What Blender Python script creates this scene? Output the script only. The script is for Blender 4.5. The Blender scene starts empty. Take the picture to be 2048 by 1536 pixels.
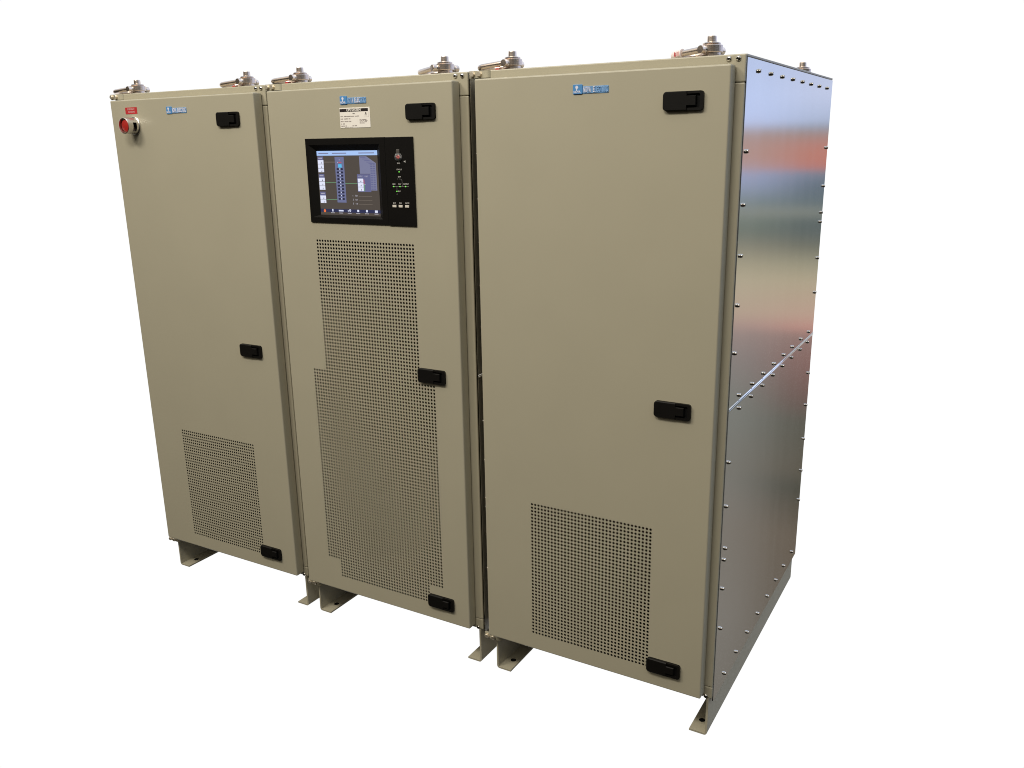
import bpy, bmesh, math, random
from mathutils import Vector, Matrix

random.seed(7)
sc = bpy.context.scene
COL = sc.collection
PI = math.pi

# ------------------------------------------------------------------ materials
def new_mat(name):
    m = bpy.data.materials.new(name); m.use_nodes = True
    nt = m.node_tree
    b = nt.nodes['Principled BSDF']
    return m, nt, b

def plain(name, col, rough=.5, metal=0., spec=.5, emit=None, estr=1.):
    m, nt, b = new_mat(name)
    b.inputs['Base Color'].default_value = (*col, 1)
    b.inputs['Roughness'].default_value = rough
    b.inputs['Metallic'].default_value = metal
    b.inputs['Specular IOR Level'].default_value = spec
    if emit:
        b.inputs['Emission Color'].default_value = (*emit, 1)
        b.inputs['Emission Strength'].default_value = estr
    return m

def noisy(name, col, rough, metal=0., var=.06, scale=6., stretch=(1, 1, 1), bump=0., bscale=600., rvar=.0, bstretch=(1, 1, 1), spec=.5):
    m, nt, b = new_mat(name)
    N, L = nt.nodes, nt.links
    tc = N.new('ShaderNodeTexCoord')
    geo = N.new('ShaderNodeNewGeometry')
    mp = N.new('ShaderNodeMapping'); mp.inputs['Scale'].default_value = stretch
    L.new(geo.outputs['Position'], mp.inputs['Vector'])
    nz = N.new('ShaderNodeTexNoise'); nz.inputs['Scale'].default_value = scale; nz.inputs['Detail'].default_value = 5
    L.new(mp.outputs['Vector'], nz.inputs['Vector'])
    mx = N.new('ShaderNodeMix'); mx.data_type = 'RGBA'
    mx.inputs[6].default_value = (*[c * (1 - var) for c in col], 1)
    mx.inputs[7].default_value = (*[min(1, c * (1 + var)) for c in col], 1)
    L.new(nz.outputs['Fac'], mx.inputs[0])
    L.new(mx.outputs[2], b.inputs['Base Color'])
    b.inputs['Metallic'].default_value = metal
    b.inputs['Roughness'].default_value = rough
    b.inputs['Specular IOR Level'].default_value = spec
    if rvar:
        mr = N.new('ShaderNodeMapRange')
        mr.inputs['To Min'].default_value = rough - rvar; mr.inputs['To Max'].default_value = rough + rvar
        L.new(nz.outputs['Fac'], mr.inputs['Value']); L.new(mr.outputs['Result'], b.inputs['Roughness'])
    if bump:
        mp2 = N.new('ShaderNodeMapping'); mp2.inputs['Scale'].default_value = bstretch
        L.new(geo.outputs['Position'], mp2.inputs['Vector'])
        n2 = N.new('ShaderNodeTexNoise'); n2.inputs['Scale'].default_value = bscale; n2.inputs['Detail'].default_value = 2
        L.new(mp2.outputs['Vector'], n2.inputs['Vector'])
        bp = N.new('ShaderNodeBump'); bp.inputs['Strength'].default_value = bump; bp.inputs['Distance'].default_value = .001
        L.new(n2.outputs['Fac'], bp.inputs['Height']); L.new(bp.outputs['Normal'], b.inputs['Normal'])
    return m

PAINT = noisy('beige_powder_coat', (.445, .409, .302), .36, var=.035, scale=5, bump=.10, bscale=420, spec=.45)
STEEL = noisy('brushed_steel', (.71, .71, .72), .105, metal=1., var=.045, scale=1.3, stretch=(8, 8, .3), rvar=.025,
              bump=.012, bscale=60, bstretch=(12, 12, .4))
BOLT = noisy('bolt_steel', (.66, .63, .58), .13, metal=1., var=.12, scale=90)
FORGED = noisy('satin_forged_steel', (.76, .645, .56), .30, metal=1., var=.12, scale=60, bump=.15, bscale=300)
CHROME = noisy('polished_strip', (.86, .88, .93), .10, metal=1., var=.03, scale=20)
BLACKP = noisy('black_plastic', (.0065, .0058, .005), .5, var=.2, scale=40, bump=.15, bscale=900, spec=.18)
BLACKD = plain('pocket_black', (.003, .003, .003), .7, spec=.2)
PANELB = noisy('panel_black', (.0055, .0047, .004), .45, var=.2, scale=30, bump=.08, bscale=900, spec=.2)
DARK = plain('vent_shade', (.004, .004, .0035), .95, spec=.05)
DARKIN = plain('shade_dark', (.02, .018, .015), .9, spec=.1)  # dark tone put in where shade falls
GUARD = noisy('guard_aluminium', (.70, .67, .63), .30, metal=1., var=.06, scale=50)
ZINC = noisy('zinc_bolt', (.74, .66, .52), .42, metal=.75, var=.1, scale=80)
RED = noisy('red_plastic', (.42, .022, .016), .38, var=.12, scale=40)
REDST = plain('red_sticker', (.50, .03, .035), .5)
WHITEST = plain('white_print', (.80, .76, .72), .5)
PINKST = plain('pale_red_print', (.72, .40, .38), .5)
PLATE = noisy('cream_nameplate', (.93, .88, .80), .45, var=.04, scale=30)
INK = plain('black_ink', (.018, .012, .012), .5)
GREYINK = plain('grey_ink', (.26, .21, .20), .6)
BADGE = noisy('badge_blue', (.095, .29, .60), .3, var=.1, scale=40)
BADGE2 = noisy('badge_pale_blue', (.16, .33, .58), .3, var=.2, scale=160)
BADGE3 = noisy('badge_letter_unlit', (.30, .50, .78), .25, var=.2, scale=120)
BADGEW = plain('badge_white', (.80, .80, .90), .3)  # emblem white, also painted on letters that catch the light
TAGW = noisy('white_tag', (.84, .74, .72), .5, var=.08, scale=200)
KEY = plain('ivory_key', (.72, .67, .58), .45)
PRINT = plain('panel_print', (.55, .53, .50), .5)
PRINTD = plain('panel_print_dim', (.30, .29, .28), .5)
LED = plain('green_lamp', (.1, .4, .05), .4, emit=(.22, .95, .10), estr=.95)
CLEAR, _nt, _b = new_mat('clear_cover')
_b.inputs['Base Color'].default_value = (.8, .8, .8, 1); _b.inputs['Roughness'].default_value = .08
_b.inputs['Transmission Weight'].default_value = .9; _b.inputs['IOR'].default_value = 1.3
HINGEG = plain('smoky_plastic', (.085, .078, .07), .3)
REDK = plain('red_key', (.75, .08, .06), .4)

def glow(name, srgb, k=1.):
    lin = [((c / 255) / 12.92 if c / 255 < .04045 else ((c / 255 + .055) / 1.055) ** 2.4) for c in srgb]
    return plain(name, (.01, .01, .01), .30, spec=.25, emit=[c * k for c in lin], estr=1.)
S_BG = noisy('screen_dark', (.01, .01, .01), .22, spec=.4)
_bb = S_BG.node_tree.nodes['Principled BSDF']
_bb.inputs['Emission Color'].default_value = (.078, .064, .054, 1); _bb.inputs['Emission Strength'].default_value = 1.  # own glow, lifted slightly as haze of glare on the glass
S_BAR = glow('screen_bar', (168, 198, 246)); S_HEAD = glow('screen_head', (100, 102, 142)); S_CELL = glow('screen_cell', (226, 230, 250))
S_COL = glow('screen_column', (107, 112, 148)); S_LIST = glow('screen_list', (122, 124, 154)); S_CY = glow('screen_cyan', (88, 186, 232))
S_INK = glow('screen_ink', (42, 42, 66)); S_GRN = glow('screen_green', (110, 158, 120)); S_RED = glow('screen_red', (200, 84, 100))
S_ORG = glow('screen_orange', (240, 120, 60)); S_WHT = glow('screen_white', (222, 228, 250)); S_TXT = glow('screen_text', (186, 184, 196))
S_TAB = glow('screen_tab', (44, 48, 82)); S_LINE = glow('screen_line', (128, 118, 108))

# ------------------------------------------------------------------ mesh builder
class MB:
    def __init__(s):
        s.v = []; s.f = []; s.m = []; s.sm = []; s.mats = []
    def mi(s, mat):
        if mat not in s.mats: s.mats.append(mat)
        return s.mats.index(mat)
    def face(s, pts, mat, smooth=False):
        b = len(s.v); s.v.extend([tuple(p) for p in pts])
        s.f.append(tuple(range(b, b + len(pts)))); s.m.append(s.mi(mat)); s.sm.append(smooth)
    def add(s, verts, faces, mat, smooth=False):
        b = len(s.v); s.v.extend([tuple(p) for p in verts]); i = s.mi(mat)
        for f in faces:
            s.f.append(tuple(b + k for k in f)); s.m.append(i); s.sm.append(smooth)
    def box(s, x0, x1, y0, y1, z0, z1, mat, bev=0., seg=2):
        bm = bmesh.new()
        bmesh.ops.create_cube(bm, size=1)
        for v in bm.verts:
            v.co = Vector(((x0 + x1) / 2 + v.co.x * (x1 - x0), (y0 + y1) / 2 + v.co.y * (y1 - y0), (z0 + z1) / 2 + v.co.z * (z1 - z0)))
        if bev > 0:
            bmesh.ops.bevel(bm, geom=list(bm.edges), offset=bev, segments=seg, affect='EDGES', profile=.5)
        s.bm(bm, mat)
    def bm(s, bm, mat, smooth=False):
        bm.verts.index_update()
        s.add([v.co[:] for v in bm.verts], [[v.index for v in f.verts] for f in bm.faces], mat, smooth)
        bm.free()
    def lathe(s, prof, mat, M=Matrix(), seg=24, smooth=True, skip=None, scale=(1, 1)):
        vs, fs = [], []
        n = len(prof)
        for r, h in prof:
            for k in range(seg):
                a = 2 * PI * k / seg
                vs.append(M @ Vector((r * math.cos(a) * scale[0], r * math.sin(a) * scale[1], h)))
        for i in range(n - 1):
            for k in range(seg):
                if skip and skip(i, 2 * PI * (k + .5) / seg): continue
                k2 = (k + 1) % seg
                fs.append((i * seg + k, i * seg + k2, (i + 1) * seg + k2, (i + 1) * seg + k))
        s.add(vs, fs, mat, smooth)
        for idx, flip in ((0, True), (n - 1, False)):
            if prof[idx][0] > 1e-6:
                ring = [vs[idx * seg + k] for k in range(seg)]
                s.face(ring[::-1] if flip else ring, mat)
    def tube(s, pts, r, mat, seg=12, cap=True):
        pts = [Vector(p) for p in pts]; vs, fs = [], []
        up = Vector((0, 0, 1))
        for i, p in enumerate(pts):
            t = (pts[min(i + 1, len(pts) - 1)] - pts[max(i - 1, 0)]).normalized()
            a = t.cross(up)
            if a.length < 1e-4: a = t.cross(Vector((1, 0, 0)))
            a.normalize(); b = a.cross(t)
            for k in range(seg):
                an = 2 * PI * k / seg
                vs.append(p + a * (r * math.cos(an)) + b * (r * math.sin(an)))
        for i in range(len(pts) - 1):
            for k in range(seg):
                k2 = (k + 1) % seg
                fs.append((i * seg + k, i * seg + k2, (i + 1) * seg + k2, (i + 1) * seg + k))
        s.add(vs, fs, mat, True)
        if cap:
            s.face(vs[:seg][::-1], mat); s.face(vs[-seg:], mat)
    def prism(s, poly, y0, y1, mat):
        """outline in x,z standing between y0 (front) and y1"""
        n = len(poly)
        s.face([(x, y0, z) for x, z in poly], mat); s.face([(x, y1, z) for x, z in poly][::-1], mat)
        for i in range(n):
            (xa, za), (xb, zb) = poly[i], poly[(i + 1) % n]
            s.face([(xa, y1, za), (xb, y1, zb), (xb, y0, zb), (xa, y0, za)], mat)
    def text(s, string, x, z, y, size, mat, align='LEFT', width=None, thick=0., bold=0.):
        cu = bpy.data.curves.new('lettering', 'FONT'); cu.body = string; cu.size = size
        cu.align_x = align; cu.align_y = 'CENTER'; cu.resolution_u = 3; cu.extrude = thick; cu.offset = bold
        ob = bpy.data.objects.new('lettering', cu); COL.objects.link(ob)
        bpy.context.view_layer.update()
        dg = bpy.context.evaluated_depsgraph_get()
        me = bpy.data.meshes.new_from_object(ob.evaluated_get(dg))
        kx = 1.
        if me.vertices and width:
            xs = [v.co.x for v in me.vertices]; kx = width / (max(xs) - min(xs))
        s.add([(x + v.co.x * kx, y - v.co.z, z + v.co.y) for v in me.vertices], [tuple(p.vertices) for p in me.polygons], mat)
        bpy.data.objects.remove(ob); bpy.data.curves.remove(cu); bpy.data.meshes.remove(me)
    def mesh(s, name, origin):
        me = bpy.data.meshes.new(name)
        o = Vector(origin)
        me.from_pydata([tuple(Vector(v) - o) for v in s.v], [], s.f)
        for m in s.mats: me.materials.append(m)
        me.polygons.foreach_set('material_index', s.m); me.polygons.foreach_set('use_smooth', s.sm)
        me.update()
        return me
    def build(s, name, parent, origin=None, fix=True):
        if origin is None:
            xs, ys, zs = zip(*s.v)
            origin = ((min(xs) + max(xs)) / 2, (min(ys) + max(ys)) / 2, (min(zs) + max(zs)) / 2)
        me = s.mesh(name, origin)
        if fix:
            b = bmesh.new(); b.from_mesh(me); bmesh.ops.remove_doubles(b, verts=b.verts, dist=1e-6)
            b.to_mesh(me); b.free()
        return put(me, name, parent, origin)

WORLD = {}
def put(me, name, parent, pos):
    o = bpy.data.objects.new(name, me); COL.objects.link(o)
    WORLD[o.name] = Vector(pos)
    if parent is None: o.location = pos
    else:
        o.parent = parent; o.location = Vector(pos) - WORLD[parent.name]
    return o

def empty(name, pos, label, cat, group):
    o = bpy.data.objects.new(name, None); COL.objects.link(o); o.location = pos; o.empty_display_size = .1
    WORLD[o.name] = Vector(pos)
    o['label'] = label; o['category'] = cat; o['group'] = group
    return o

TO_FRONT = Matrix.Rotation(PI / 2, 4, 'X')           # local +Z -> world -Y
TO_SIDE = Matrix.Rotation(PI / 2, 4, 'Y')            # local +Z -> world +X

# ------------------------------------------------------------------ shared small meshes
def head_mesh():                       # pan-head cross screw facing -Y
    b = MB()
    b.lathe([(.0072, 0), (.0074, .0006), (.0068, .0026), (.0050, .0044), (.0028, .0051), (.0001, .0053)], BOLT, TO_FRONT, 20)
    for a in (0.5, 0.5 + PI / 2):
        bm = bmesh.new(); bmesh.ops.create_cube(bm, size=1)
        for v in bm.verts: v.co = TO_FRONT @ (Matrix.Rotation(a, 4, 'Z') @ Vector((v.co.x * .0078, v.co.y * .0019, .0049 + v.co.z * .0012)))
        b.bm(bm, BLACKD)
    return b.mesh('screw', (0, 0, 0))
def hexf_mesh():                       # hexagon bolt with washer facing -Y
    b = MB()
    b.lathe([(.0095, 0), (.0095, .0012)], ZINC, TO_FRONT, 20, smooth=False)
    b.lathe([(.0082, .0012), (.0082, .0068), (.0072, .0078)], ZINC, TO_FRONT, 6, smooth=False)
    return b.mesh('hex_bolt', (0, 0, 0))
def side_bolt_mesh():                  # panel bolt facing +X
    b = MB()
    b.lathe([(.0064, 0), (.0064, .0008)], BOLT, TO_SIDE, 16, smooth=False)
    b.lathe([(.0053, .0008), (.0056, .0014), (.0056, .0050), (.0048, .0062)], BOLT, TO_SIDE, 14)
    b.lathe([(.0048, .0062), (.0026, .0062), (.0022, .0050), (.0001, .0050)], BOLT, TO_SIDE, 14, smooth=False)
    return b.mesh('bolt', (0, 0, 0))
SCREW, HEX, SBOLT = head_mesh(), hexf_mesh(), side_bolt_mesh()

def rrect(x0, x1, z0, z1, r, n=5, corners=(1, 1, 1, 1)):
    """rounded outline, counter-clockwise seen from the front (x right, z up): bl, br, tr, tl"""
    out = []
    for (cx, cz, a0), on in zip(((x0 + r, z0 + r, PI), (x1 - r, z0 + r, 1.5 * PI), (x1 - r, z1 - r, 0), (x0 + r, z1 - r, .5 * PI)), corners):
        if on:
            for k in range(n + 1):
                a = a0 + .5 * PI * k / n
                out.append((cx + r * math.cos(a), cz + r * math.sin(a)))
        else:
            out.append((x0 if cx < (x0 + x1) / 2 else x1, z0 if cz < (z0 + z1) / 2 else z1))
    return out

def pad(b, outline, y_back, y_front, mat, ch=.002):
    """solid from an outline with a softened front edge"""
    cx = sum(p[0] for p in outline) / len(outline); cz = sum(p[1] for p in outline) / len(outline)
    xs = [p[0] for p in outline]; zs = [p[1] for p in outline]
    hx, hz = (max(xs) - min(xs)) / 2, (max(zs) - min(zs)) / 2
    mx, mz = (max(xs) + min(xs)) / 2, (max(zs) + min(zs)) / 2
    levels = [(0, y_back), (0, y_front + ch), (ch * .3, y_front + ch * .3), (ch, y_front)]
    rings = []
    for d, y in levels:
        rings.append([(mx + (x - mx) * (hx - d) / hx, y, mz + (z - mz) * (hz - d) / hz) for x, z in outline])
    n = len(outline)
    for a, c in zip(rings, rings[1:]):
        for i in range(n):
            j = (i + 1) % n
            b.face([a[i], a[j], c[j], c[i]], mat)
    b.face(rings[-1], mat)

def latch_meshes():
    """front at y=0 is the door skin; x 0..0.112, z 0..0.049"""
    w, h = .112, .0495
    base = MB()
    # rim: three bars round the pocket, as one U-shaped rim
    xs = .066
    base.prism(rrect(xs, w, 0, h, .008, corners=(0, 1, 1, 0)), -.0022, .003, BLACKD)      # pocket floor
    rim = .0068
    o = rrect(xs, w, 0, h, .008, corners=(0, 1, 1, 0)); i = rrect(xs, w - rim - .002, rim, h - rim, .004, corners=(0, 1, 1, 0))
    n = len(o)
    yf = -.0085
    seq = list(range(n - 1, n)) + list(range(0, n - 1))
    path_o = [o[k] for k in range(len(o))]; path_i = [i[k] for k in range(len(i))]
    for k in range(n - 1):                 # from bl round right side to tl (open on the left)
        a, c, d, e = path_o[k], path_o[k + 1], path_i[k + 1], path_i[k]
        base.face([(a[0], yf, a[1]), (c[0], yf, c[1]), (d[0], yf, d[1]), (e[0], yf, e[1])], BLACKP)
        base.face([(a[0], .001, a[1]), (c[0], .001, c[1]), (c[0], yf, c[1]), (a[0], yf, a[1])], BLACKP)
        base.face([(e[0], yf, e[1]), (d[0], yf, d[1]), (d[0], .001, d[1]), (e[0], .001, e[1])], BLACKP)
    flap = MB()
    o = rrect(0, xs + .001, 0, h, .010, corners=(1, 0, 0, 1))
    lo_, hi_ = .0118, h - .0118; xe = xs + .0265
    i0 = 7                                           # after bottom right corner
    t_ = [(xs + .001, lo_), (xe, lo_), (xe, hi_), (xs + .001, hi_)]
    outline = o[:i0] + t_ + o[i0:]
    ch = .0022
    def inset(p):
        x, z = p; cx, cz = (xs + .001) / 2, h / 2
        if p in t_: return (x - (ch * .7 if x > xs + .01 else 0), z + (ch * .7 if z < cz else -ch * .7))
        if x > xs: return (x - ch * .4, z + (ch if z < cz else -ch))
        return (cx + (x - cx) * (cx - ch) / cx, cz + (z - cz) * (cz - ch) / cz)
    r0 = [(x, .001, z) for x, z in outline]; r1 = [(x, -.0095, z) for x, z in outline]; r2 = [(x, -.0115, z) for x, z in map(inset, outline)]
    for a, c in ((r0, r1), (r1, r2)):
        for k in range(len(outline)):
            j = (k + 1) % len(outline); flap.face([a[k], a[j], c[j], c[k]], BLACKP)
    flap.face(r2, BLACKP)
    return base.mesh('latch', (0, 0, 0)), flap.mesh('latch_handle', (0, 0, 0))
LATCH, FLAP = latch_meshes()

def hoist_meshes():
    body = MB()
    body.lathe([(.031, 0), (.031, .0050), (.0245, .0055)], FORGED, Matrix(), 32, smooth=False)
    body.lathe([(.0245, .0055), (.0245, .0122), (.0290, .0124), (.0300, .0136), (.0300, .0300), (.0290, .0312), (.022, .0316),
                (.0245, .0330), (.0245, .0360), (.0215, .0378), (.0150, .0392), (.0120, .0398)], FORGED, Matrix(), 32, smooth=False)
    head = MB()
    head.lathe([(.0132, .0390), (.0124, .0530), (.0116, .0548), (.0001, .0550)], FORGED, Matrix(), 20, smooth=False)
    both = []
    for sgn in (-1, 1):
        pins = MB(); both.append(pins)
        R = Matrix.Rotation(sgn * PI / 2, 4, 'X')        # +1 sends +Z to -Y
        T = Matrix.Translation((0, 0, .0185)) @ R
        pins.lathe([(.0070, .022), (.0070, .0300), (.0098, .0302), (.0105, .0312), (.0105, .0335), (.0092, .0350), (.0060, .0352)], BOLT, T, 18)
        pins.lathe([(.0098, .0354), (.0106, .0364), (.0106, .0480), (.0098, .0492), (.0001, .0494)], FORGED, T, 18, smooth=False)
    bail = MB()
    yy, x1, r = .0405, -.112, .0084
    pts = []
    nz = lambda x: .0185 + (x / -.118) * -.0085
    pts.append((-.004, -yy, nz(-.004)))
    for k in range(13):
        a = -PI / 2 - PI * k / 12
        cx = x1 + yy * .72
        x = cx + yy * .72 * math.cos(a); y = yy * math.sin(a)
        pts.append((x, y, nz(x)))
    pts.append((-.004, yy, nz(-.004)))
    bail.tube(pts, r, FORGED, 14)
    return [m.mesh(n, (0, 0, 0)) for m, n in ((body, 'swivel_body'), (head, 'bolt_head'), (both[0], 'pivot_pin'), (both[1], 'pivot_pin'), (bail, 'lifting_ring'))]
HOIST = hoist_meshes()

# ------------------------------------------------------------------ cabinets
GZ = -.008          # level the feet stand on
W, D, YD = .836, 1.19, -.045
ZT = 2.0765
PIT = .01234; HR = .0042

def holed_cell(b, cx, cz, y, n=12):
    h = PIT / 2; q = n // 4
    sq = []
    per = [(-h, -h), (h, -h), (h, h), (-h, h)]
    for k in range(4):
        a, c = per[k], per[(k + 1) % 4]
        for j in range(q): sq.append((cx + a[0] + (c[0] - a[0]) * j / q, cz + a[1] + (c[1] - a[1]) * j / q))
    ho = [(cx + HR * math.cos(-.75 * PI + 2 * PI * k / n), cz + HR * math.sin(-.75 * PI + 2 * PI * k / n)) for k in range(n)]
    base = len(b.v)
    b.v.extend([(x, y, z) for x, z in sq]); b.v.extend([(x, y, z) for x, z in ho]); b.v.extend([(x, y + .0009, z) for x, z in ho])
    im = b.mi(PAINT)
    for k in range(n):
        k2 = (k + 1) % n
        b.f.append((base + k, base + k2, base + n + k2, base + n + k)); b.m.append(im); b.sm.append(False)
        b.f.append((base + n + k, base + n + k2, base + 2 * n + k2, base + 2 * n + k)); b.m.append(im); b.sm.append(False)

def make_door(root, x0, x1, z0, z1, vent, hole=None):
    """vent: (x of first column, z of first row, set of (col,row))"""
    r = .0045
    bm = bmesh.new(); bmesh.ops.create_cube(bm, size=1)
    ya, yb = YD, -.006
    for v in bm.verts:
        v.co = Vector(((x0 + x1) / 2 + v.co.x * (x1 - x0), (ya + yb) / 2 + v.co.y * (yb - ya), (z0 + z1) / 2 + v.co.z * (z1 - z0)))
    ed = [e for e in bm.edges if not all(abs(v.co.y - yb) < 1e-6 for v in e.verts)]
    bmesh.ops.bevel(bm, geom=ed, offset=r, segments=3, affect='EDGES', profile=.5)
    big = max((f for f in bm.faces if f.normal.y < -.99), key=lambda f: f.calc_area())
    fx0 = min(v.co.x for v in big.verts); fx1 = max(v.co.x for v in big.verts)
    fz0 = min(v.co.z for v in big.verts); fz1 = max(v.co.z for v in big.verts)
    bmesh.ops.delete(bm, geom=[big], context='FACES_ONLY')
    b = MB(); b.bm(bm, PAINT)
    vx, vz, cells = vent
    cs = [c for c, _ in cells]; rs = [q for _, q in cells]
    c0, c1, r0, r1 = min(cs), max(cs), min(rs), max(rs)
    X = lambda c: vx + (c - .5) * PIT
    Z = lambda q: vz - (q - .5) * PIT
    qx0, qx1, qz1, qz0 = X(c0), X(c1 + 1), Z(r0), Z(r1 + 1)
    def q(a, c, d, e):
        if c > a + 1e-6 and e > d + 1e-6: b.face([(a, ya, d), (c, ya, d), (c, ya, e), (a, ya, e)], PAINT)
    q(fx0, qx0, fz0, fz1); q(qx1, fx1, fz0, fz1); q(qx0, qx1, fz0, qz0)
    if hole:
        a, c, d, e = hole
        q(qx0, a, qz1, fz1); q(c, qx1, qz1, fz1); q(a, c, qz1, d); q(a, c, e, fz1)
    else: q(qx0, qx1, qz1, fz1)
    # plain strips inside the vent's bounding rectangle, by rows
    for row in range(r0, r1 + 1):
        have = sorted(c for c, rr in cells if rr == row)
        q(qx0, X(have[0]), Z(row + 1), Z(row)); q(X(have[-1] + 1), qx1, Z(row + 1), Z(row))
    door = b.build('door', root, fix=False)
    g = MB()
    for c, rr in cells: holed_cell(g, vx + c * PIT, vz - rr * PIT, ya)
    m = .012                                         # black sheet behind, standing in for shade inside the holes
    g.face([(qx0 - m, ya + .0075, qz0 - m), (qx1 + m, ya + .0075, qz0 - m), (qx1 + m, ya + .0075, qz1 + m), (qx0 - m, ya + .0075, qz1 + m)], DARK)
    g.build('vent_grille', door, fix=False)
    return door

def foot(root, xw0, xw1, xf, label=None):
    """L-section rail: upright web xw0..xw1, flange to xf; runs the depth of the cabinet"""
    left = xf > xw1
    t = .0062; ya, yb = .0, D; zt = .131; rad = .011
    b = MB()
    out = xw0 if left else xw1; inn = xw1 if left else xw0
    sg = 1 if left else -1
    # profile (x,z) counter-clockwise-ish, outer bottom corner rounded
    prof = [(out, zt)]
    for k in range(6):
        a = PI + .5 * PI * k / 5
        prof.append((out + sg * (rad + rad * math.cos(a)), GZ + rad + rad * math.sin(a)))
    prof += [(xf, GZ), (xf, GZ + t), (inn, GZ + t), (inn, zt)]
    if not left: prof = prof[::-1]
    n = len(prof)
    # round bolt hole in the flange: cut the top sheet
    hx, hy, hr = (inn + xf) / 2 + sg * .002, .062, .0105
    for i in range(n):
        (xa, za), (xb, zb) = prof[i], prof[(i + 1) % n]
        if abs(za - (GZ + t)) < 1e-6 and abs(zb - (GZ + t)) < 1e-6:
            lo, hi = min(xa, xb), max(xa, xb)
            k = 16; ho = []; sq = []
            for j in range(k):
                a = -.75 * PI + 2 * PI * j / k
                ho.append((hx + hr * math.cos(a), hy + hr * math.sin(a), za))
            s0 = .020; y0, y1 = hy - s0, hy + s0
            per = [(lo, y0), (hi, y0), (hi, y1), (lo, y1)]
            for c in range(4):
                p, q = per[c], per[(c + 1) % 4]
                for j in range(4): sq.append((p[0] + (q[0] - p[0]) * j / 4, p[1] + (q[1] - p[1]) * j / 4, za))
            for j in range(k):
                j2 = (j + 1) % k
                b.face([sq[j], sq[j2], ho[j2], ho[j]], PAINT)
                b.face([ho[j], ho[j2], (ho[j2][0], ho[j2][1], za - .0055), (ho[j][0], ho[j][1], za - .0055)], DARKIN)
            b.face([(p[0], p[1], za - .0055) for p in ho], BLACKD)  # black disc stands in for the shade seen down the hole
            b.face([(lo, ya, za), (hi, ya, za), (hi, y0, za), (lo, y0, za)], PAINT)
            b.face([(lo, y1, za), (hi, y1, za), (hi, yb, za), (lo, yb, za)], PAINT)
        else:
            b.face([(xa, yb, za), (xb, yb, zb), (xb, ya, zb), (xa, ya, za)], PAINT)
    # end faces: web quad + flange polygon
    for y, fl in ((ya, False), (yb, True)):
        f = [(x, y, z) for x, z in prof]
        b.face(f[::-1] if fl else f, PAINT)
    o = b.build('foot_rail', root)
    return o

def bracket(root, xl, z0, z1, xr):
    """hinge plate whose right end curls back to the frame"""
    b = MB(); y = -.0085
    pts = [(xl, y), (xr - .012, y)]
    for k in range(1, 6):
        a = .5 * PI * k / 5
        pts.append((xr - .012 + .012 * math.sin(a), y + .012 * (1 - math.cos(a))))
    pts = [p for p in pts if p[1] < -.0004] + [(xr, -.0004)]
    for (xa, pa), (xb, pb) in zip(pts, pts[1:]):
        b.face([(xa, pa, z0), (xb, pb, z0), (xb, pb, z1), (xa, pa, z1)], PAINT)
    poly = pts + [(xl, -.0004)]
    b.face([(x, yy, z1) for x, yy in poly], PAINT); b.face([(x, yy, z0) for x, yy in poly][::-1], PAINT)
    b.face([(xl, -.0004, z0), (xl, y, z0), (xl, y, z1), (xl, -.0004, z1)], PAINT)
    h = b.build('hinge', root)
    return h

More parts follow.
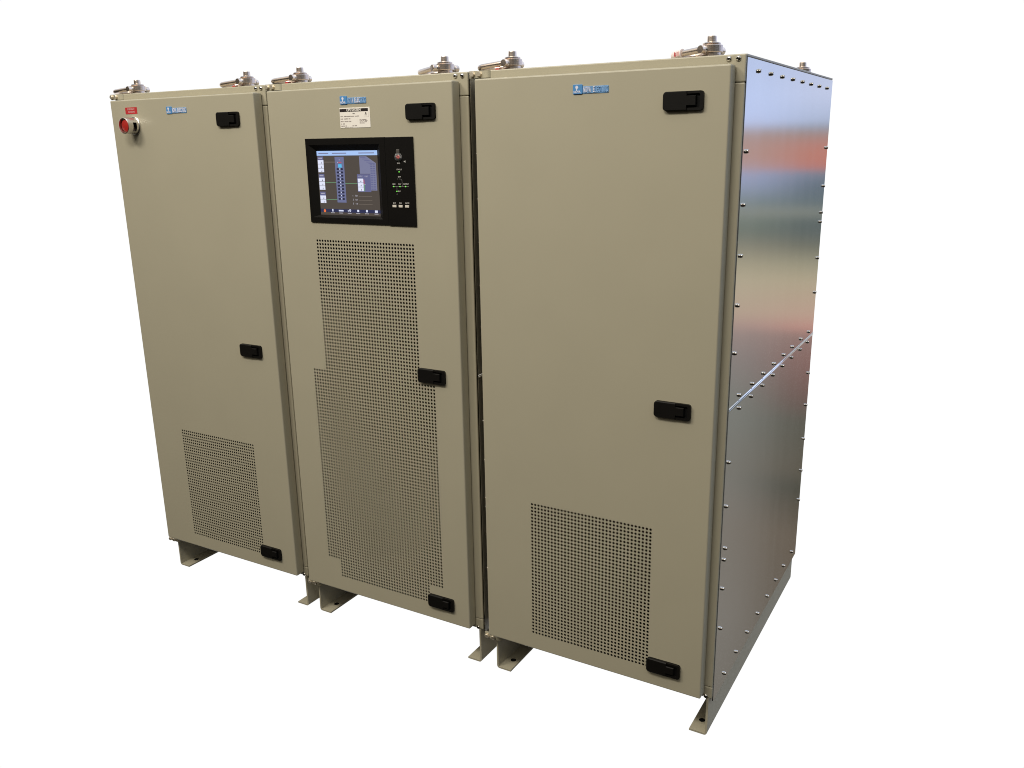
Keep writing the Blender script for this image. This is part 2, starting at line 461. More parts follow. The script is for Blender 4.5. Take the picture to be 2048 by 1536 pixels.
def make_cabinet(xr, label, door_x, door_z, vent, ring_yaw, bolts='few', hole=None):
    xl = xr - W
    root = empty('electrical_cabinet', (xr - W / 2, D / 2, GZ), label, 'cabinet', 'row of three beige power cabinets')
    # body and its lid
    b = MB()
    b.box(xl + .010, xr - .012, .0085, D - .004, .1345, 2.069, PAINT)
    b.box(xl, xr - .0004, .0085, D - .001, 2.0702, ZT, PAINT, .0012, 1)
    b.box(xl, xl + .0095, .0095, D - .004, .135, 2.0695, PAINT)
    b.box(xl + .012, xr - .014, .02, D - .02, .126, .134, DARKIN)  # bottom plate coloured dark for the shade under the cabinet
    body = b.build('body', root)
    # face frame
    f = MB(); rr = .0030
    f.box(xl, xr - .0012, 0, .0080, 2.0062, ZT - .0004, PAINT, rr)
    f.box(xl, xr - .0012, 0, .0080, .1330, .1735, PAINT, rr)
    f.box(xl, xl + .062, 0, .0080, .1750, 2.0048, PAINT, rr)
    f.box(xr - .062, xr - .0012, 0, .0080, .1750, 2.0048, PAINT, rr)
    f.box(xr - .0600, xr - .003, .004, .0082, .17, 2.01, DARKIN)  # dark strip standing in for shade behind the frame seams
    frame = f.build('door_frame', root)
    for x, z in ((xr - .0465, 2.0652), (xr - .0212, 2.0650), (xr - .0215, .1385)):
        put(SCREW, 'screw', frame, (x, -.0002, z))
    # steel side panels, upper and lower, with the bright joint between them
    up = MB(); up.box(xr - .0035, xr, .0115, D, 1.1020, 2.0690, STEEL, .0006, 1)
    up = up.build('side_panel', root)
    lo = MB(); lo.box(xr - .0035, xr, .0115, D, .1180, 1.0955, STEEL, .0006, 1)
    lo = lo.build('side_panel', root)
    st = MB()
    for z in (1.0962, 1.1012):
        pts = [(xr + .0002, y, z) for y in (.0105, D * .5, D + .001)]
        st.tube(pts, .0022, CHROME, 10)
    st.build('seam_strip', root)
    if bolts == 'all':
        top = [(.127, 2.040), (.263, 2.0403), (.402, 2.0399), (.542, 2.0397), (.681, 2.0394), (.815, 2.0384), (.954, 2.0378), (1.094, 2.0377)]
        ledge = [(.046, 1.8287), (.044, 1.6859), (.046, 1.545), (.043, 1.4045), (.040, 1.2646)]
        ledge2 = [(.040, .9287), (.040, .786), (.0549, .6399), (.047, .6045), (.047, .5047), (.049, .3634)]
        redge = [(1.165, 1.826), (1.166, 1.684), (1.164, 1.5837), (1.160, 1.5484), (1.162, 1.4077), (1.162, 1.2713)]
        redge2 = [(1.160, .9401), (1.161, .8033), (1.166, .6553), (1.168, .5133), (1.166, .3812)]
        seam_u = [(.1157, 1.1193), (.2653, 1.1175), (.4039, 1.1182), (.5439, 1.1187), (.6858, 1.1190), (.8193, 1.1205), (.965, 1.1205), (1.103, 1.1220)]
        seam_d = [(.1241, 1.0763), (.2601, 1.0776), (.401, 1.0781), (.5422, 1.0793), (.6789, 1.0805), (.8196, 1.0805), (.9609, 1.0809), (1.0959, 1.0820)]
        low = [(1.1088, .162), (.9644, .162), (.833, .1598), (.6971, .1555), (.552, .1557), (.4091, .1545), (.2679, .1545), (.1282, .1525)]
        ub, lb = top + ledge + redge + seam_u, ledge2 + redge2 + seam_d + low
    else:
        ub = [(.046, z) for z in (1.8287, 1.6859, 1.545, 1.4045, 1.2646)]; lb = [(.045, z) for z in (.9287, .786, .64, .6045, .5047, .3634)]
    for pan, bl in ((up, ub), (lo, lb)):
        for y, z in bl: put(SBOLT, 'bolt', pan, (xr + .0001, y, z))
    # feet
    foot(root, xr - .8065, xr - .8000, xr - .7485)
    foot(root, xr - .0185, xr - .0115, xr - .0715)
    # hinges
    for z0, z1, zb in ((2.0545, 2.0755, 2.0655), (.1120, .1325, .1215)):
        h = bracket(root, xr - .8510, z0, z1, xr - .7800)
        for dx in (.0135, .0385): put(HEX, 'bolt', h, (xr - .8530 + dx, -.0086, zb))
    # door with vent
    door = make_door(root, xr + door_x[0], xr + door_x[1], door_z[0], door_z[1], vent, hole)
    # latches
    for z in (1.9375, 1.0705, .2040):
        l = put(LATCH, 'latch', root, (xr - .2060, YD - .0003, z))
        put(FLAP, 'latch_handle', l, (xr - .2060, YD - .0003, z))
    # lifting rings on the roof
    hs = []
    for dx, yaw, y in ring_yaw:
        c = Vector((xr + dx, y, ZT + .0002))
        e = put(HOIST[0], 'hoist_ring', root, c); e.rotation_euler.z = yaw
        for me in HOIST[1:]: put(me, me.name.split('.')[0], e, c)
        hs.append(e)
    return root, door, hs

def star(cx, cz, r1, r2, n):
    return [(cx + (r1 if k % 2 else r2) * math.cos(PI * k / n), cz + (r1 if k % 2 else r2) * math.sin(PI * k / n)) for k in range(2 * n)]

def badge(root, x, z, split):
    """blue square with a white flame-like emblem, then raised letters; x,z: lower left corner"""
    b = MB(); y = YD
    pad(b, rrect(x, x + .0300, z, z + .0262, .0025), y + .0005, y - .0030, BADGE, .0006)
    pad(b, rrect(x + .0302, x + .1100, z + .0010, z + .0205, .002), y + .0005, y - .0016, BADGE2, .0004)
    yy = y - .0032
    cx = x + .0125
    b.face([(px, yy, pz) for px, pz in star(cx, z + .0185, .0036, .0058, 9)], BADGEW)
    b.face([(cx - .0011, yy - .0001, z + .0085), (cx + .0011, yy - .0001, z + .0085), (cx + .0019, yy - .0001, z + .016), (cx - .0019, yy - .0001, z + .016)], BADGEW)
    b.text('NOVA', x + .0135, z + .0058, yy - .0003, .0095, BADGEW, 'CENTER', .022, bold=.0003)
    word = 'NOVA ELECTRIC'
    w = .076 / len(word)
    for i, ch in enumerate(word):
        if ch == ' ': continue
        lit = split[0] <= i < split[1]  # these letters take white for the light they reflect
        b.text(ch, x + .0330 + w * (i + .5), z + .0107, y - .0022, .0215, BADGEW if lit else BADGE3, 'CENTER', w * (.42 if ch == 'I' else .86), thick=.0010, bold=.0003)
    return b.build('badge', root, fix=False)

def bars(b, x, z, y, words, cap, mat):
    """tiny print: one narrow block per character, too small to read"""
    for n in words:
        for k in range(n):
            hh = cap * random.choice((.75, 1, 1, .9))
            ww = cap * random.uniform(.42, .6)
            b.face([(x, y, z), (x + ww, y, z), (x + ww, y, z + hh), (x, y, z + hh)], mat)
            x += cap * .72
        x += cap * 1.1
    return x

cells_low = {(c, r) for c in range(35) for r in range(40)}
cells_mid = {(c, r) for c in range(35) for r in range(108)} | {(c, r) for c in range(-5, 40) for r in range(39, 102)}

XR1, XR2, XR3 = -1.7216, -.8620, 0.

# --- right-hand cabinet, bare door and steel flank
c3, d3, h3 = make_cabinet(XR3, 'beige steel cabinet with bolted brushed steel flank and no button or screen on its door', (-.8117, -.0259), (.1515, 2.0495),
    (-.6275, .6985, cells_low), [(-.737, -.10, .06), (-.1135, -.36, .06), (-.092, -.3, 1.09)], 'all')
badge(c3, -.4790, 1.9918, (0, 6))
# --- middle cabinet with touchscreen
c2, d2, h2 = make_cabinet(XR2, 'beige steel cabinet with touchscreen panel and tall stepped door vent', (-.8129, -.0305), (.1500, 2.0500),
    (-1.4890, 1.5385, cells_mid), [(-.745, .0, .06), (-.125, -.42, .06)], hole=(-1.5058, -1.1616, 1.6044, 1.8858))
badge(c2, -1.3405, 1.9942, (3, 9))
# --- left cabinet with red emergency button
c1, d1, h1 = make_cabinet(XR1, 'beige steel cabinet with red emergency button and small red sticker', (-.8091, -.0180), (.1505, 2.0495),
    (-2.3412, .6940, cells_low), [(-.765, .0, .06), (-.148, .0, .06)])
badge(c1, -2.2005, 1.9900, (0, 13))

# paper tag wound round one lifting ring
h3[1]['label'] = 'lifting ring with white and red paper tag'
ring = [o for o in h3[1].children if o.name.startswith('lifting_ring')][0]
t = MB()
Tm = Matrix.Translation(WORLD[h3[1].name]) @ Matrix.Rotation(-.36, 4, 'Z')
def ringpt(x, y): return Vector((x, y, .0185 + (x / -.118) * -.0085))
tag_pts = [ringpt(-.066, -.0405), ringpt(-.080, -.0402), ringpt(-.092, -.0370), ringpt(-.103, -.0290)]
t.tube(tag_pts, .0122, TAGW, 18)
for k, (px, ww) in enumerate(((-.070, .0011), (-.0735, .0013), (-.077, .0010), (-.0835, .0024))):
    p = ringpt(px, -.0405)
    t.add([p + Vector((dx, -.0119 - .0006 * (1 if k else .5), dz)) for dx, dz in ((-ww, -.006), (ww, -.006), (ww, .006 - .002 * (k % 2)), (-ww, .006))], [(0, 1, 2, 3)], REDST if k == 3 else PINKST)
t = t.build('paper_tag', h3[1], origin=(0, 0, 0), fix=False)
t.location = (0, 0, 0)
t.name = 'paper_tag'

# red load stickers lying under the ring pins
for h in (h1[1], h2[0], h3[0], h2[1]):
    s_ = MB(); s_.box(-.036, -.022, -.042, -.026, .0, .0050, REDST if h is not h2[1] else TAGW, .0008, 1)
    o = s_.build('sticker', h, origin=(0, 0, 0), fix=False); o.location = (0, 0, 0)

# ---- red emergency button of the left cabinet
bx, bz = -2.3950, 1.9510
T = Matrix.Translation((bx, YD, bz)) @ TO_FRONT
g = MB()
g.lathe([(.0345, 0), (.0345, .0035), (.0325, .0048), (.0305, .0050)], GUARD, T, 48, smooth=False)
# shroud: tube with windows left and right (angles measured from +X, local y = up)
def win(i, a):
    a = (a + PI) % (2 * PI) - PI
    return i in (1, 5) and (-.75 < a < .35 or a > PI - .35 or a < -PI + .75)
prof = [(.0305, .005), (.0305, .015), (.0305, .031), (.0305, .0515), (.0285, .0525), (.0278, .031), (.0278, .015), (.0278, .005)]
g.lathe(prof[:1] + prof[1:], GUARD, T, 48, smooth=False, skip=lambda i, a: win(1 if i == 1 else (5 if i == 5 else 9), a))
btn = g.build('emergency_button', c1, fix=False)
k = MB()
k.lathe([(.0150, .003), (.0150, .022), (.0190, .024), (.0190, .026)], GUARD, T, 32, smooth=False)
k.build('button_stem', btn, fix=False)
k = MB()
k.lathe([(.0215, .026), (.0250, .029), (.0252, .040), (.0235, .0440), (.0170, .0462), (.0001, .0468)], RED, T, 40)
k.build('push_cap', btn, fix=False)
s_ = MB()
pad(s_, rrect(-2.4420, -2.3722, 1.9955, 2.0206, .0005), YD + .0003, YD - .0008, REDST, .0002)
s_.text('EMERGENCY', -2.4070, 2.0135, YD - .0011, .0085, PINKST, 'CENTER', .043, bold=.0002)
s_.text('SHUTDOWN', -2.4055, 2.0030, YD - .0011, .0085, PINKST, 'CENTER', .038, bold=.0002)
s_.build('warning_label', c1, fix=False)

# ---- rating plate of the middle cabinet
p = MB(); x0, x1, z0, z1 = -1.3462, -1.2180, 1.9190, 1.9830; y = YD - .0010
pad(p, rrect(x0, x1, z0, z1, .0008), YD + .0003, y, PLATE, .0003)
yy = y - .0003; wd = x1 - x0
p.face([(x0 + .001, yy, z1 - .0128), (x1 - .007, yy, z1 - .0128), (x1 - .007, yy, z1 - .0034), (x0 + .001, yy, z1 - .0034)], INK)
p.text('UPS SYSTEM', x0 + .061, z1 - .0082, yy - .0003, .0102, PLATE, 'CENTER', .060, bold=.0003)
cap = .0030
bars(p, x0 + .056, z1 - .0205, yy, [5], cap * .9, INK)
bars(p, x0 + .003, z1 - .0285, yy, [6, 23, 9], cap * .9, GREYINK)
bars(p, x0 + .003, z1 - .0365, yy, [5, 8, 4], cap, GREYINK)
bars(p, x0 + .003, z1 - .0448, yy, [6, 8, 4], cap, GREYINK)
bars(p, x0 + .004, z1 - .0525, yy, [2, 4], cap, GREYINK)
bars(p, x0 + .004, z1 - .0592, yy, [7, 3], cap, GREYINK); bars(p, x0 + .052, z1 - .0590, yy, [4, 4], cap, GREYINK)
for i, n in enumerate(([5, 11], [6, 4, 7], [3, 5, 7], [7, 4])): bars(p, x0 + .084, z1 - .0400 - i * .0036, yy, n, .0023, GREYINK)
bars(p, x0 + .020, z1 - .0625, yy, [10, 5, 12], .0016, GREYINK)
p.face([(px, yy, pz) for px, pz in star(x0 + .1115, z1 - .0190, .0022, .0038, 4)], INK)
bars(p, x0 + .106, z1 - .0255, yy, [8], .0018, INK)
bx0, bx1, bz0, bz1 = x0 + .1035, x1 - .0065, z1 - .0310, z1 - .0140
for a, b_, c, d in ((bx0, bx1, bz0, bz0 + .0004), (bx1 - .0006, bx1, bz0, bz1)):
    p.face([(a, yy, c), (b_, yy, c), (b_, yy, d), (a, yy, d)], GREYINK)
p.build('rating_plate', c2, fix=False)

# ---- control panel of the middle cabinet
cp = MB()
ox0, ox1, oz0, oz1 = -1.5070, -1.1604, 1.6032, 1.8870
yf, yi = -.0505, -.0375
rx0, rx1, rz0, rz1 = -1.4935, -1.1840, 1.6210, 1.8660       # bezel lip
sx0, sx1, sz0, sz1 = -1.4685, -1.2035, 1.6295, 1.8455       # glass
def ringq(b, A, B, ya, yb, mat):
    (a0, a1, c0, c1), (e0, e1, g0, g1) = A, B
    pa = [(a0, ya, c0), (a1, ya, c0), (a1, ya, c1), (a0, ya, c1)]; pb = [(e0, yb, g0), (e1, yb, g0), (e1, yb, g1), (e0, yb, g1)]
    for i in range(4):
        j = (i + 1) % 4; b.face([pa[i], pa[j], pb[j], pb[i]], mat)
O = (ox0, ox1, oz0, oz1)
Oi = (ox0 + .0012, ox1 - .0012, oz0 + .0012, oz1 - .0012)
ringq(cp, O, O, YD + .001, yf + .0012, PANELB)
ringq(cp, O, Oi, yf + .0012, yf, PANELB)
ringq(cp, Oi, (rx0, rx1, rz0, rz1), yf, yf, PANELB)
ringq(cp, (rx0, rx1, rz0, rz1), (sx0, sx1, sz0, sz1), yf, yi, PANELB)
cp.box(-1.1596, -1.0475, yf - .0003, YD + .001, oz0 - .0008, oz1 - .0004, PANELB, .0010, 2)
panel = cp.build('control_panel', c2, fix=False)

# screen picture, all on the glass
sn = MB(); lay = [0]
SW, SH = sx1 - sx0, sz1 - sz0
def sq(u0, u1, v0, v1, mat, lv=1, skew=0.):
    y = yi - .00012 * lv
    X = lambda u: sx0 + u * SW
    Z = lambda v: sz1 - v * SH
    sn.face([(X(u0), y, Z(v1)), (X(u1), y, Z(v1)), (X(u1), y, Z(v0)), (X(u0), y, Z(v0))], mat)
def sdisc(u, v, ru, rv, mat, lv=2, n=12):
    y = yi - .00012 * lv
    sn.face([(sx0 + (u + ru * math.cos(2 * PI * k / n)) * SW, y, sz1 - (v - rv * math.sin(2 * PI * k / n)) * SH) for k in range(n)], mat)
def stxt(s, u, v, size, mat, lv=3, align='CENTER', width=None):
    sn.text(s, sx0 + u * SW, sz1 - v * SH, yi - .00012 * lv, size, mat, align, width)
sq(0, 1, 0, 1, S_BG, 0)
sq(0, 1, 0, .072, S_BAR)
sq(.03, .2, .03, .045, S_LIST, 2); sq(.26, .5, .03, .045, S_LIST, 2); sq(.7, .95, .03, .045, S_LIST, 2)
for gi, (v0, vh, rows, ve) in enumerate(((.085, .14, 3, .335), (.355, .415, 3, .61), (.635, .695, 2, .82))):
    sq(.010, .105, v0, vh, S_HEAD)
    for k in range(6): sq(.025 + k * .011, .033 + k * .011, v0 + .018, v0 + .036, S_TXT, 2)
    for r in range(rows):
        a = vh + (ve - vh) * r / rows; c = vh + (ve - vh) * (r + 1) / rows
        sq(.010, .107, a, c - .006, S_CELL)
        sdisc(.068, a + (c - a) * .72, .008, .006, S_INK); sq(.068, .074, a + (c - a) * .4, a + (c - a) * .72, S_INK, 2)
    for q_ in (.4, .5): sq(.12, .30, v0 + .05 + .08 * q_, v0 + .053 + .08 * q_, S_LINE) if gi == 0 else None
sq(.300, .452, .092, .80, S_COL)
sq(.345, .352, .17, .182, S_WHT, 2); sq(.36, .41, .17, .182, S_RED, 2); sq(.372, .378, .13, .145, S_WHT, 2)
sq(.352, .410, .206, .256, S_CY, 2)
for k in range(10):
    v = .280 + k * .0515
    sdisc(.342, v, .022, .017, S_INK); sdisc(.408, v, .022, .017, S_INK); sdisc(.375, v - .001, .010, .007, S_WHT, 3)
for a, c, v in ((.118, .300, .486), (.452, .655, .498), (.115, .300, .752)): sq(a, c, v, v + .007, S_GRN)
sq(.655, .872, .358, .628, S_HEAD)
stxt('OUTPUT', .705, .392, .0062, S_TXT, width=.020); stxt('LOAD', .805, .392, .0062, S_TXT, width=.014)
for r in range(3):
    a = .425 + r * .066
    sq(.662, .752, a, a + .060, S_CELL, 2); sdisc(.712, a + .044, .008, .006, S_INK, 3); sq(.712, .718, a + .026, a + .044, S_INK, 3)
sq(.756, .768, .44, .51, S_RED, 2); sq(.760, .772, .51, .62, S_GRN, 2); sq(.745, .79, .508, .513, S_TXT, 4)
poly = [(.705, .088), (.822, .088), (.97, .190), (.97, .605), (.872, .605), (.872, .352), (.705, .352)]
y_ = yi - .00012
sn.face([(sx0 + u * SW, y_, sz1 - v * SH) for u, v in poly][::-1], S_LIST)
for k in range(5):
    u0 = .725 + k * .032; v = .100 + k * .0235
    sq(u0, u0 + .085, v, v + .009, S_HEAD, 2)
for k in range(12):
    v = .195 + k * .0345
    sq(.878, .912, v, v + .018, S_HEAD, 2); sq(.922, .952, v, v + .018, S_HEAD, 2)
for k, s in enumerate(('1  1#', '2  1#', '3  1#')):
    v = .690 + k * .0615
    stxt(s, .600, v, .0078, S_TXT, 2, width=.021); sq(.660, .880, v + .006, v + .0095, S_LINE, 1)
sq(.0, 1, .905, .955, S_TAB)
for k, u in enumerate((.072, .210, .352, .494, .638, .782, .936)):
    if k == 0:
        y2 = yi - .0003
        sn.face([(sx0 + (u + a) * SW, y2, sz1 - (.935 + c) * SH) for a, c in ((-.017, .024), (.017, .024), (.017, -.004), (.022, -.004), (0, -.03), (-.022, -.004), (-.017, -.004))], S_ORG)
    else:
        if k == 1: sq(u - .010, u + .010, .905, .945, S_WHT, 2)
        elif k == 2: sq(u - .040, u + .040, .917, .940, S_WHT, 2)
        elif k == 3: sdisc(u + .010, .922, .016, .020, S_WHT); sdisc(u - .022, .930, .009, .010, S_WHT); sdisc(u + .010, .922, .006, .008, S_TAB, 3)
        elif k == 4: sq(u - .016, u + .016, .908, .942, S_WHT, 2)
        elif k == 5: sdisc(u, .924, .017, .021, S_WHT)
        else: sq(u - .024, u + .022, .910, .946, S_WHT, 2)
        for j in range(5): sq(u - .032 + j * .013, u - .023 + j * .013, .960, .972, S_TXT, 2)
sn.build('screen', panel, fix=False)

# printed legend and lamps on the right strip
lg = MB(); yl = yf - .0006
def L(s, x, z, size, w, mat=PRINT): lg.text(s, x, z, yl, size, mat, 'CENTER', w, bold=.00016)
def line(xa, za, xb, zb, t=.0007, mat=PRINTD):
    dx, dz = xb - xa, zb - za; l = math.hypot(dx, dz); nx, nz = -dz / l * t / 2, dx / l * t / 2
    lg.face([(xa - nx, yl, za - nz), (xb - nx, yl, zb - nz), (xb + nx, yl, zb + nz), (xa + nx, yl, za + nz)], mat)
L('EPO', -1.1067, 1.8036, .0058, .0115); L('STATUS', -1.1060, 1.7838, .0058, .0205); L('BYP', -1.1062, 1.7606, .0058, .0115)
L('REC', -1.1300, 1.7372, .0058, .0115); L('INV', -1.1062, 1.7374, .0058, .0105); L('OUTPUT', -1.0810, 1.7376, .0056, .0215); L('BAT', -1.1098, 1.7146, .0056, .0105)
line(-1.1363, 1.7296, -1.0700, 1.7299, .0009); line(-1.1186, 1.7293, -1.1190, 1.7160); line(-1.1165, 1.7539, -1.1118, 1.7538); line(-1.1085, 1.7538, -1.1030, 1.7538)
cur = [(-1.1030 + .0065 * math.sin(a), 1.7473 + .0065 * math.cos(a)) for a in (0, .4, .8, 1.2, PI / 2)]
for a, c in zip(cur, cur[1:]): line(*a, *c)
line(-1.0965, 1.7473, -1.0959, 1.7300)
line(-1.1190, 1.7090, -1.1190, 1.7050); line(-1.1210, 1.7048, -1.1170, 1.7048)
for (a, c, d, e) in ((-1.0855, -1.0825, 1.8078, 1.8108),): lg.face([(a, yl, d), (c, yl, d), (c, yl, e), (a, yl, e)], PRINT)
lg.face([(-1.0823, yl, 1.8078), (-1.0790, yl, 1.8054), (-1.0790, yl, 1.8132), (-1.0823, yl, 1.8108)], PRINT)
lg.build('printed_legend', panel, fix=False)
lg = MB()
L('BYP', -1.1318, 1.6758, .0058, .0115); L('INV', -1.1071, 1.6762, .0058, .0105); L('MUTE', -1.0797, 1.6764, .0058, .0165)
lg.build('button_legend', panel, fix=False)
for x, z in ((-1.1064, 1.7766), (-1.1309, 1.7296), (-1.1056, 1.7298), (-1.0825, 1.7300), (-1.1191, 1.7142)):
    m_ = MB(); m_.lathe([(.0020, 0), (.0020, .0006), (.0012, .0012), (.0001, .0013)], LED, Matrix.Translation((x, yl, z)) @ TO_FRONT, 12, smooth=False)
    m_.build('indicator_light', panel, fix=False)
for x in (-1.1314, -1.1058, -1.0800):
    m_ = MB(); pad(m_, rrect(x - .0077, x + .0077, 1.6624, 1.6702, .001), yf + .001, yf - .0030, KEY, .0008)
    m_.build('push_button', panel, fix=False)
# flip-up clear cover over a small red key
m_ = MB(); Te = Matrix.Translation((-1.1064, yf, 1.8230)) @ TO_FRONT
m_.lathe([(.0052, 0), (.0052, .0030), (.0040, .0040), (.0001, .0042)], REDK, Te, 18, smooth=False)
ek = m_.build('emergency_key', panel, fix=False)
m_ = MB()
m_.lathe([(.0142, .0003), (.0142, .0030), (.0132, .0050), (.0100, .0082), (.0050, .0098), (.0001, .0100)], CLEAR, Te, 28)
m_.lathe([(.0142, .0005), (.0146, .0012), (.0142, .0020), (.0134, .0014), (.0142, .0005)], PRINTD, Te, 32)
m_.box(-1.1064 - .0072, -1.1064 + .0072, yf - .0050, yf, 1.8345, 1.8478, HINGEG, .0030, 3)
m_.build('flip_cover', ek, fix=False)

# ------------------------------------------------------------------ world light: made-up surround, coloured by direction
w = bpy.data.worlds.new('World'); sc.world = w; w.use_nodes = True
nt = w.node_tree; N, Lk = nt.nodes, nt.links
bg = N['Background']; bg.inputs['Strength'].default_value = 1.0
tc = N.new('ShaderNodeTexCoord'); sep = N.new('ShaderNodeSeparateXYZ'); Lk.new(tc.outputs['Generated'], sep.inputs[0])
def mathn(op, a, b=None, c=None, clamp=False):
    n = N.new('ShaderNodeMath'); n.operation = op; n.use_clamp = clamp
    for i, v in enumerate((a, b, c)):
        if v is None: continue
        if isinstance(v, (int, float)): n.inputs[i].default_value = v
        else: Lk.new(v, n.inputs[i])
    return n.outputs[0]
def sstep(v, a, b):
    n = N.new('ShaderNodeMapRange'); n.interpolation_type = 'SMOOTHSTEP'
    n.inputs['From Min'].default_value = a; n.inputs['From Max'].default_value = b
    Lk.new(v, n.inputs['Value']); return n.outputs['Result']
az = mathn('MULTIPLY', mathn('ARCTAN2', sep.outputs['X'], sep.outputs['Y']), 180 / PI)      # 0 straight behind the cabinets, + to the right
el = sep.outputs['Z']
def srgb(c, k=1.):
    return tuple((((x / 255) / 12.92 if x / 255 < .04045 else ((x / 255 + .055) / 1.055) ** 2.4)) * k for x in c)
def ramp(stops, v, lo, hi):
    mr = N.new('ShaderNodeMapRange'); mr.inputs['From Min'].default_value = lo; mr.inputs['From Max'].default_value = hi
    Lk.new(v, mr.inputs['Value'])
    r = N.new('ShaderNodeValToRGB'); r.color_ramp.interpolation = 'LINEAR'
    e = r.color_ramp.elements
    stops = sorted(stops)
    while len(e) < len(stops): e.new(.5)
    for el_, (p_, c) in zip(e, stops):
        el_.position = (p_ - lo) / (hi - lo); el_.color = (*c, 1)
    Lk.new(mr.outputs['Result'], r.inputs['Fac']); return r.outputs['Color']
K = 1.37
bands = [  # flank reflections painted into the world: elevation, colour further right, colour nearer to straight behind
    (-.62, (107, 103, 95), (80, 72, 61)), (-.50, (121, 117, 110), (87, 77, 65)), (-.415, (120, 115, 107), (92, 81, 68)), (-.385, (121, 117, 110), (72, 66, 54)), (-.368, (119, 117, 110), (58, 58, 48)),
    (-.350, (118, 116, 109), (82, 76, 64)), (-.300, (120, 121, 115), (78, 76, 66)), (-.275, (122, 123, 117), (100, 76, 70)), (-.235, (132, 126, 122), (124, 92, 86)),
    (-.208, (146, 132, 127), (134, 108, 102)), (-.200, (164, 142, 134), (178, 130, 120)), (-.186, (174, 156, 138), (176, 148, 132)), (-.150, (172, 162, 139), (166, 154, 130)), (-.132, (158, 151, 129), (144, 140, 119)),
    (-.112, (130, 128, 114), (100, 102, 92)), (-.098, (110, 117, 108), (84, 92, 92)), (-.086, (113, 122, 113), (78, 88, 90)), (-.076, (136, 139, 131), (122, 126, 118)), (-.066, (120, 132, 134), (88, 100, 104)),
    (-.048, (144, 154, 178), (82, 95, 102)), (-.034, (152, 162, 194), (104, 118, 132)), (-.0305, (170, 148, 150), (178, 108, 94)), (-.018, (170, 142, 133), (178, 112, 96)), (-.006, (169, 142, 134), (174, 116, 104)),
    (.004, (164, 140, 132), (150, 124, 116)), (.009, (162, 152, 150), (140, 134, 136)), (.013, (168, 172, 196), (132, 144, 160)), (.018, (184, 198, 234), (160, 172, 196)), (.045, (184, 199, 234), (184, 192, 216)), (.09, (178, 192, 224), (176, 182, 202)),
    (.15, (186, 202, 240), (182, 196, 230))]
far_l = [(e, srgb(a, K)) for e, a, _ in bands] + [(.21, (.95, 1.1, 1.42))]
far_r = [(e, srgb(b, K)) for e, _, b in bands] + [(.21, (.95, 1.1, 1.42))]
cl, cr = ramp(far_l, el, -.65, .25), ramp(far_r, el, -.65, .25)
def mix(f, a, b):
    n = N.new('ShaderNodeMix'); n.data_type = 'RGBA'
    if isinstance(f, float): n.inputs[0].default_value = f
    else: Lk.new(f, n.inputs[0])
    for i, v in ((6, a), (7, b)):
        if isinstance(v, tuple): n.inputs[i].default_value = (*v, 1)
        else: Lk.new(v, n.inputs[i])
    return n.outputs[2]
refl_bands = mix(sstep(az, 10.0, 15.5), cr, cl)  # bands added for the steel flank to mirror
room = ramp([(-1., (.010, .009, .007)), (-.3, (.014, .012, .009)), (-.05, (.02, .018, .014)), (.18, (.050, .045, .037)), (.42, (.42, .382, .315)), (.7, (1.0, .91, .75)), (1., (1.2, 1.09, .90))], el, -1, 1)  # added fill light, kept low near the horizon so the feet stay shaded
high = sstep(el, .02, .10)
right = sstep(mathn('MULTIPLY_ADD', high, -20., az), 38., 62.)
left = mathn('SUBTRACT', 1., sstep(az, -70., -50.))
side = ramp([(-1., (.010, .009, .008)), (-.15, (.012, .011, .010)), (.06, (.035, .036, .036)), (.22, (.20, .23, .27)), (.45, (.55, .63, .74)), (1., (.66, .72, .78))], el, -1, 1)
fs = mathn('MULTIPLY', sstep(az, 30., 50.), mathn('SUBTRACT', 1., sstep(az, 112., 150.)))
behind = mix(mathn('MAXIMUM', right, left), refl_bands, mix(fs, room, side))                       # right-hand half
edge = mathn('MULTIPLY_ADD', el, -7.5, 1.4)                          # where the white painted behind the view ends, drifting right downwards
wh1 = mathn('SUBTRACT', 1., sstep(mathn('SUBTRACT', az, edge), 0., 1.3))
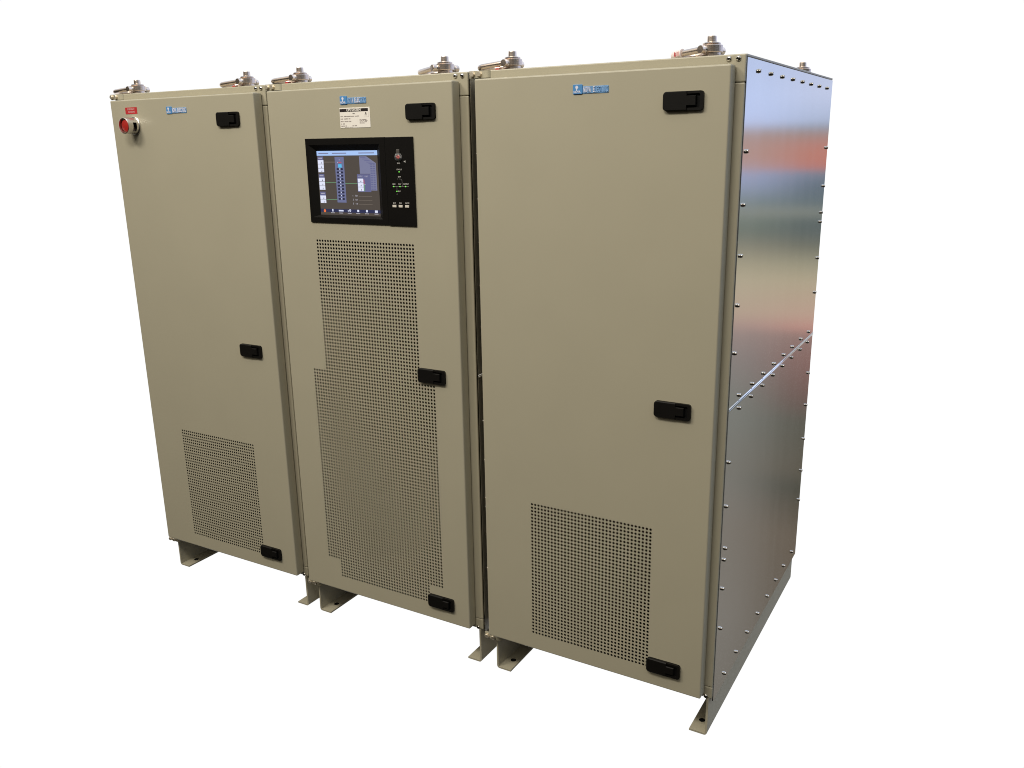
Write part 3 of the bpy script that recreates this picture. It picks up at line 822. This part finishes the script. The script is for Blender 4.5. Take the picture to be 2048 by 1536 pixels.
wh2 = sstep(az, -98., -86.)
white = mathn('MULTIPLY', wh1, wh2)
wcol = ramp([(0., (1.02, 1.02, 1.02)), (.26, (1.02, 1.02, 1.02)), (.40, (.72, .86, 1.10)), (1., (.6, .64, .66))], el, 0, 1)  # white backing for the view, bluish above to tint the seam highlights
Lk.new(mix(white, behind, wcol), bg.inputs['Color'])

# ------------------------------------------------------------------ ceiling lamps
def area(name, loc, target, sx, sy, power, col):
    l = bpy.data.lights.new(name, 'AREA'); l.shape = 'RECTANGLE'; l.size = sx; l.size_y = sy; l.energy = power; l.color = col
    o = bpy.data.objects.new(name, l); COL.objects.link(o); o.location = loc
    o.rotation_euler = (Vector(target) - Vector(loc)).to_track_quat('-Z', 'Y').to_euler()
    return o
area('ceiling_lamp', (-2.9, -2.9, 4.7), (-1.9, 0, .9), 1.6, .7, 84, (1., .95, .862))
area('ceiling_lamp', (-.5, -2.9, 4.7), (-.7, 0, .9), 1.6, .7, 84, (1., .95, .862))

# ------------------------------------------------------------------ camera
cam = bpy.data.cameras.new('camera'); co = bpy.data.objects.new('camera', cam); COL.objects.link(co)
a, b_, c = .5264, -.2719, -.0165
f = Vector((-math.sin(a) * math.cos(b_), math.cos(a) * math.cos(b_), math.sin(b_)))
rt = Vector((math.cos(a), math.sin(a), 0)); up_ = rt.cross(f)
r2 = math.cos(c) * rt + math.sin(c) * up_; u2 = -math.sin(c) * rt + math.cos(c) * up_
M = Matrix((r2, u2, -f)).transposed().to_4x4(); M.translation = Vector((.6585, -2.3772, 1.8589))
co.matrix_world = M
cam.sensor_fit = 'HORIZONTAL'; cam.sensor_width = 36; cam.lens = 1722.5 / 2048 * 36
cam.clip_start = .05; cam.clip_end = 200
sc.camera = co

sc.render.engine = 'CYCLES'
sc.cycles.max_bounces = 8
sc.cycles.filter_width = 1.0
sc.view_settings.view_transform = 'Standard'; sc.view_settings.look = 'None'
sc.view_settings.exposure = 0; sc.view_settings.gamma = 1; sc.view_settings.use_curve_mapping = False
